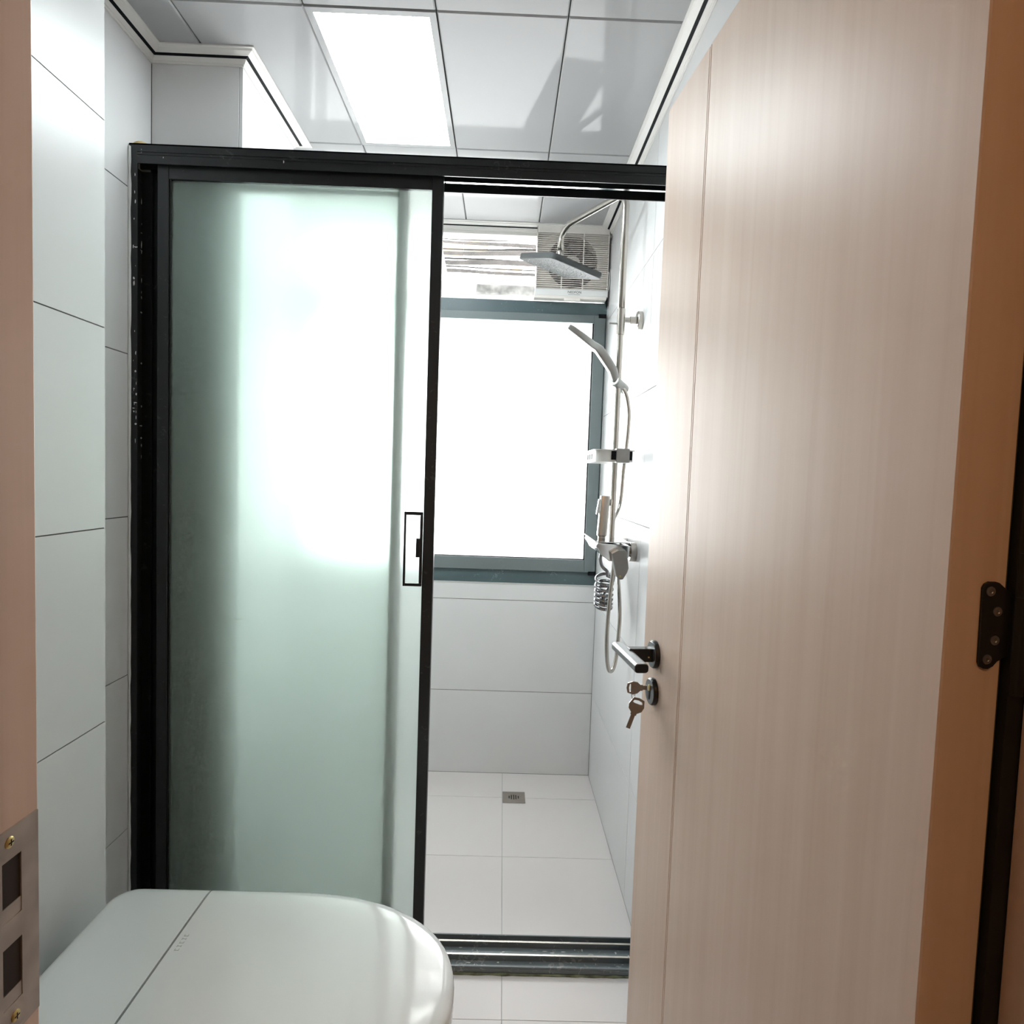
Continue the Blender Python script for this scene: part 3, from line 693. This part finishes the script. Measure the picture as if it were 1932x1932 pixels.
# rain head
vrot = Vector((0.0, .361, -1.152)); RM = Matrix.Rotation(vrot.length, 3, vrot.normalized())
ux, uy, uz = RM.col[0], RM.col[1], RM.col[2]
def H(x, y, z): return HEADC + ux*x + uy*y + uz*z
hp = rrect(.305, .205, .022, 6)
rings = [[H(x*s, y*s, z) for x, y in hp] for s, z in ((.985, 0), (1, .002), (1, .017), (.985, .0205), (.93, .0215))]
M['head'] = mat('dark_grey_shower_head', (.085, .09, .09), .5, 0, .12)
rh = obj('rain_head', MB().loft(rings), M['head'], sc, auto=35); rh['label'] = 'flat rectangular rain shower head, tilted'
obj('ball_joint', MB().tube([H(0, 0, .020), H(0, 0, .030), endp+Vector((0, 0, -.002))], [.019, .017, .010], 20), M['gun'], rh, smooth=True)
nz = MB()
for i in range(13):
    for k in range(20):
        rr = .010+.010*i; a = 2*PI*k/20+i*.13
        x, y = rr*math.cos(a)*1.02, rr*math.sin(a)
        if abs(x) < .142 and abs(y) < .092: nz.tube([H(x, y, -.0014), H(x, y, .0004)], [.0010, .0015], 6)
no = obj('nozzles', nz, M['nozzle'], rh); no['kind'] = 'stuff'
# wall bracket
BZ = 1.798
obj('wall_bracket', MB().lathe((XR-.0004, 2.0, BZ), (-1, 0, 0), [(.0275, 0), (.0285, .002), (.0285, .014), (.026, .0165), (.0, .0166)], 36)
    .cyl((XR-.016, 2.0, BZ), (XR-.038, 2.0, BZ), .0115, 20).cyl((XR-.036, 2.0, BZ), (RX+.010, 2.0, BZ), .0085, 20), M['steel'], sc, auto=35)
obj('clamp_pin', MB().cyl((RX-.010, RY-.002, BZ-.012), (RX-.036, RY-.002, BZ-.012), .0030, 12), M['gun'], sc, auto=40)
# slider holder
hax = Vector((.62, .72, -.30)).normalized(); hc = Vector((RX, RY, 1.600))
obj('slider_holder', MB().cyl(hc-hax*.020, hc+hax*.042, .0165, 28), M['gun'], sc, auto=35, bevel=.002)
obj('slider_knob', MB().lathe(hc-hax*.019, -hax, [(.0155, 0), (.0165, .003), (.0150, .007), (.0, .0072)], 28), M['gun'], sc, auto=35)
# tray
tx0, tx1, ty0, ty1, tz0, tz1 = .272, .385, 1.870, 2.140, 1.352, 1.388
tp = [(p[0]+(tx0+tx1)/2, p[1]+(ty0+ty1)/2) for p in rrect(tx1-tx0, ty1-ty0, .018, 5)]
ti = [(p[0]+(tx0+tx1)/2, p[1]+(ty0+ty1)/2) for p in rrect(tx1-tx0-.006, ty1-ty0-.006, .015, 5)]
tl = [(p[0]+(tx0+tx1)/2, p[1]+(ty0+ty1)/2) for p in rrect(tx1-tx0+.010, ty1-ty0+.010, .021, 5)]
Rz = lambda P, z: [(x, y, z) for x, y in P]
ty_ = obj('soap_tray', MB().loft([Rz(tp, tz0), Rz(tp, tz1-.004), Rz(tl, tz1-.003), Rz(tl, tz1), Rz(ti, tz1), Rz(ti, tz0+.003)]), mat('white_tray_plastic', (.72, .72, .70), .3), sc, auto=35)
for yy in (1.955, 2.00, 2.045):
    obj('drain_slot', MB().box(tx0-.0006, tx0+.0006, yy-.014, yy+.014, 1.360, 1.376), M['shadow'], ty_)
obj('tray_clamp', MB().box(RX-.020, RX+.020, ty0-.006, ty0+.020, tz0-.002, tz1+.004), M['gun'], ty_, bevel=.002)
obj('tray_clamp_recess', MB().box(RX-.034, RX-.020, ty0-.0025, ty0-.0004, tz0+.006, tz1-.004).box(RX+.020, RX+.028, ty0-.0025, ty0-.0004, tz0+.006, tz1-.004), M['shadow'], ty_)
# mixer body: long bar along the wall with chamfered top shelf
mx = MB(); prof = [(.283, 1.100), (.292, 1.088), (.300, 1.074), (.325, 1.056), (.372, 1.056), (.384, 1.070), (.384, 1.104), (.290, 1.110)]
mx.prism([(x, z) for x, z in prof], (0, 2.130, 0), (1, 0, 0), (0, 0, 1), (0, -.260, 0))
mo = obj('mixer_body', mx, M['chrome'], sc, bevel=.002)
obj('shelf_plate', MB().box(.281, .386, 1.872, 2.128, 1.1105, 1.1135), M['chrome'], mo, bevel=.001)
lv = MB().prism([(.327, 1.083), (.333, 1.052), (.342, 1.016), (.352, 1.006), (.3625, 1.007), (.3745, 1.028), (.378, 1.040), (.3715, 1.088), (.366, 1.095), (.345, 1.094)], (0, 1.868, 0), (1, 0, 0), (0, 0, 1), (0, -.030, 0))
lo = obj('mixer_lever', lv, M['gun'], mo, bevel=.002)
obj('lever_screw', MB().lathe((.354, 1.8379, 1.016), (0, -1, 0), [(.0032, 0), (.003, .0008), (.0, .0009)], 16), M['brass'], lo, auto=40)
obj('spindle', MB().cyl((.345, 1.871, 1.075), (.345, 1.860, 1.075), .014, 20), M['gun'], mo, auto=40)
for yy in (1.945, 2.090):
    obj('wall_flange', MB().lathe((XR-.0004, yy, 1.078), (-1, 0, 0), [(.0295, 0), (.030, .001), (.030, .0175), (.028, .019), (.0, .0191)], 36).cyl((XR-.018, yy, 1.078), (.383, yy, 1.078), .0165, 22), M['steel'], sc, auto=35)
obj('diverter_knob', MB().cyl((.384, 2.02, 1.098), (.406, 2.02, 1.098), .0115, 20), M['gun'], mo, auto=40, bevel=.001)

# hand shower with hose
hs = thing('hand_shower', 'flat silver hand shower tilted up in its holder, hose looping below', 'hand shower', (.34, 1.99, 1.62))
sec = [((.3420, 1.6080), .024, .030), ((.3310, 1.6400), .0265, .032), ((.3050, 1.6760), .0275, .033), ((.2860, 1.7010), .0265, .034), ((.2760, 1.7080), .0225, .040), ((.2640, 1.7120), .0215, .055), ((.2520, 1.7190), .0215, .070), ((.2250, 1.7370), .0205, .076), ((.1960, 1.7560), .0190, .076), ((.1870, 1.7620), .0165, .070), ((.1850, 1.7635), .013, .06)]
rings = []
for i, ((x, z), th, wd) in enumerate(sec):
    a = sec[max(i-1, 0)][0]; b = sec[min(i+1, len(sec)-1)][0]
    d = Vector((b[0]-a[0], 0, b[1]-a[1])).normalized(); n = Vector((-d.z, 0, d.x))
    rings.append([Vector((x, 1.990, z))+n*p[1]+Vector((0, p[0], 0)) for p in rrect(wd, th, min(.0055, th*.4), 4)])
body = MB().loft(rings); 
obj('handset', body, M['gun'], hs, auto=40)
face = MB()
p0, p1 = Vector((.196, 1.99, 1.7455)), Vector((.247, 1.99, 1.7115)); dd = (p1-p0).normalized(); nn = Vector((dd.z, 0, -dd.x))
face.obox((p0+p1)/2, dd, (0, 1, 0), nn, .056, .060, .004)
obj('spray_face', face, M['gun'], hs, bevel=.001)
hose = spline([(.346, 2.000, 1.600), (.3700, 2.006, 1.586), (.3835, 2.012, 1.560), (.3930, 2.016, 1.510), (.3925, 2.018, 1.45), (.3885, 2.018, 1.393), (.3840, 2.025, 1.32), (.3800, 2.035, 1.22), (.3780, 2.150, 1.14), (.3900, 2.146, 1.06), (.3900, 2.05, .96), (.3890, 2.0, .87), (.3880, 2.0, .80), (.3830, 1.995, .735), (.3745, 1.985, .700), (.3640, 1.975, .690), (.3535, 1.965, .702), (.3455, 1.955, .745), (.3420, 1.950, .82), (.3440, 1.945, .92), (.3500, 1.940, 1.01), (.3520, 1.940, 1.057)], 8)
obj('hose', MB().tube(hose, .0062, 12), M['steel'], hs, smooth=True)

# small sprayer with coiled hose
spx, spy = .3160, 1.965
bs = thing('bidet_sprayer', 'small square hand sprayer upright on the mixer, coiled hose beneath', 'sprayer', (spx, spy, 1.114))
obj('sprayer_body', MB().loft([[(spx+x*s+dx, spy+y*s, z) for x, y in rrect(.029, .029, .005, 4)] for s, z, dx in ((.75, 1.1140, -.002), (.75, 1.122, -.002), (1, 1.124, -.002), (1.0, 1.245, .004), (.93, 1.248, .004))]), M['steel'], bs, auto=35)
obj('trigger', MB().prism([(-.022, 1.190), (-.012, 1.195), (-.010, 1.238), (-.0155, 1.238)], (spx, spy+.009, 0), (1, 0, 0), (0, 0, 1), (0, -.018, 0)), M['chrome'], bs, bevel=.001)
obj('spray_head', MB().cyl((spx+.017, spy, 1.228), (spx+.023, spy, 1.228), .010, 16), M['gun'], bs, auto=40)
cx, cy0 = .338, 2.02
coil = [Vector((.318, 1.985, 1.070)), Vector((.317, 1.985, 1.045)), Vector((.325, 1.99, 1.022)), Vector((.345, 1.992, 1.005))]
coil = spline(coil, 6)[:-1]
nt_ = 6.5; K = int(nt_*22)
for k in range(K+1):
    t = k/K; a = -PI/2+.2 + 2*PI*nt_*t
    zz = 1.000 - .115*(t**.72)
    coil.append(Vector((cx+.0265*math.cos(a), cy0+.0265*math.sin(a), zz+.008*math.sin(a))))
e_ = coil[-1]; coil += spline([e_, e_+Vector((.012, .012, .03)), Vector((.372, 2.05, .97)), Vector((.372, 2.06, 1.055))], 8)[1:]
obj('coiled_hose', MB().tube(coil, .0052, 9), mat('dark_chrome', (.30, .30, .31), .15, 1), bs, smooth=True)

# ------------------------------------------------------------------ outdoors behind the transom
aw = thing('awning', 'weathered outdoor slat awning seen through the transom', 'awning', (-.15, 3.4, 2.2))
rg = random.Random(11)
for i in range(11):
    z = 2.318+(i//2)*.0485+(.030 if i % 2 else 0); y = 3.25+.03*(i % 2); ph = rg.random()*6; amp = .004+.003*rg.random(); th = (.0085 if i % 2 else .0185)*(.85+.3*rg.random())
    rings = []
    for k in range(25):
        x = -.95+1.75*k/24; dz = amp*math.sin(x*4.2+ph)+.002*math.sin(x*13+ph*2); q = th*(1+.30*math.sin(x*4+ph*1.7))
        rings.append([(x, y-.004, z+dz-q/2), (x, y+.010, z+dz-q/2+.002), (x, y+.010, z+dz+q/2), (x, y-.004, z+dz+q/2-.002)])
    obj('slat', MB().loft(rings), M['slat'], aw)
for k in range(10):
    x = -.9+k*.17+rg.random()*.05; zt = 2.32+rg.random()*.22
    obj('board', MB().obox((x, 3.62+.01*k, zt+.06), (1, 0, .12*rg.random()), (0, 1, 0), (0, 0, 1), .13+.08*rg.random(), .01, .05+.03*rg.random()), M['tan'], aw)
obj('post', MB().tube([(-.372, 3.10, 2.52), (-.300, 3.10, 2.20)], .0125, 10), M['whitewall'], aw, smooth=True)
obj('bracket', MB().obox((-.20, 3.58, 2.42), (1, 0, 1.4), (0, 1, 0), (-1.4, 0, 1), .30, .01, .012).obox((.0, 3.58, 2.46), (1, 0, 1.1), (0, 1, 0), (-1.1, 0, 1), .30, .01, .012), M['whitewall'], aw)
struct('floor_balcony', MB().box(-2.2, 2.2, YB+.2, 4.8, -.15, -.05), M['whitewall'], 'pale concrete slab outside below the window', 'balcony floor')
obj('support', MB().box(-.99, -.95, 3.24, 3.30, -.05, 2.62), M['slat'], aw)
obj('support', MB().box(.80, .84, 3.24, 3.30, -.05, 2.62), M['slat'], aw)
nb = thing('parapet', 'sunlit white parapet with a grey stone course outside the transom', 'parapet', (-.2, 3.5, 1.9))
obj('wall_block', MB().box(-1.2, 1.05, 3.34, 3.44, 1.95, 2.300), M['whitewall'], nb)
for xa in (-1.2, .93): obj('pier', MB().box(xa, xa+.12, 3.34, 3.44, -.05, 1.95), M['whitewall'], nb)
obj('stone_course', MB().box(-.17, .5, 3.325, 3.3395, 2.236, 2.285), M['stone'], nb, bevel=.004)

# ------------------------------------------------------------------ hall lamp (behind the viewer)
hl = thing('hall_lamp', 'small round warm ceiling lamp in the hall', 'lamp', (.1, -.7, 2.45))
obj('base', MB().lathe((.1, -.7, 2.449), (0, 0, -1), [(.11, 0), (.11, .02), (.10, .025), (.0, .026)], 32), M['trimw'], hl, auto=40)
obj('shade', MB().lathe((.1, -.7, 2.4225), (0, 0, -1), [(.098, 0), (.095, .02), (.07, .035), (.0, .04)], 32), M['hall_lamp'], hl, smooth=True)
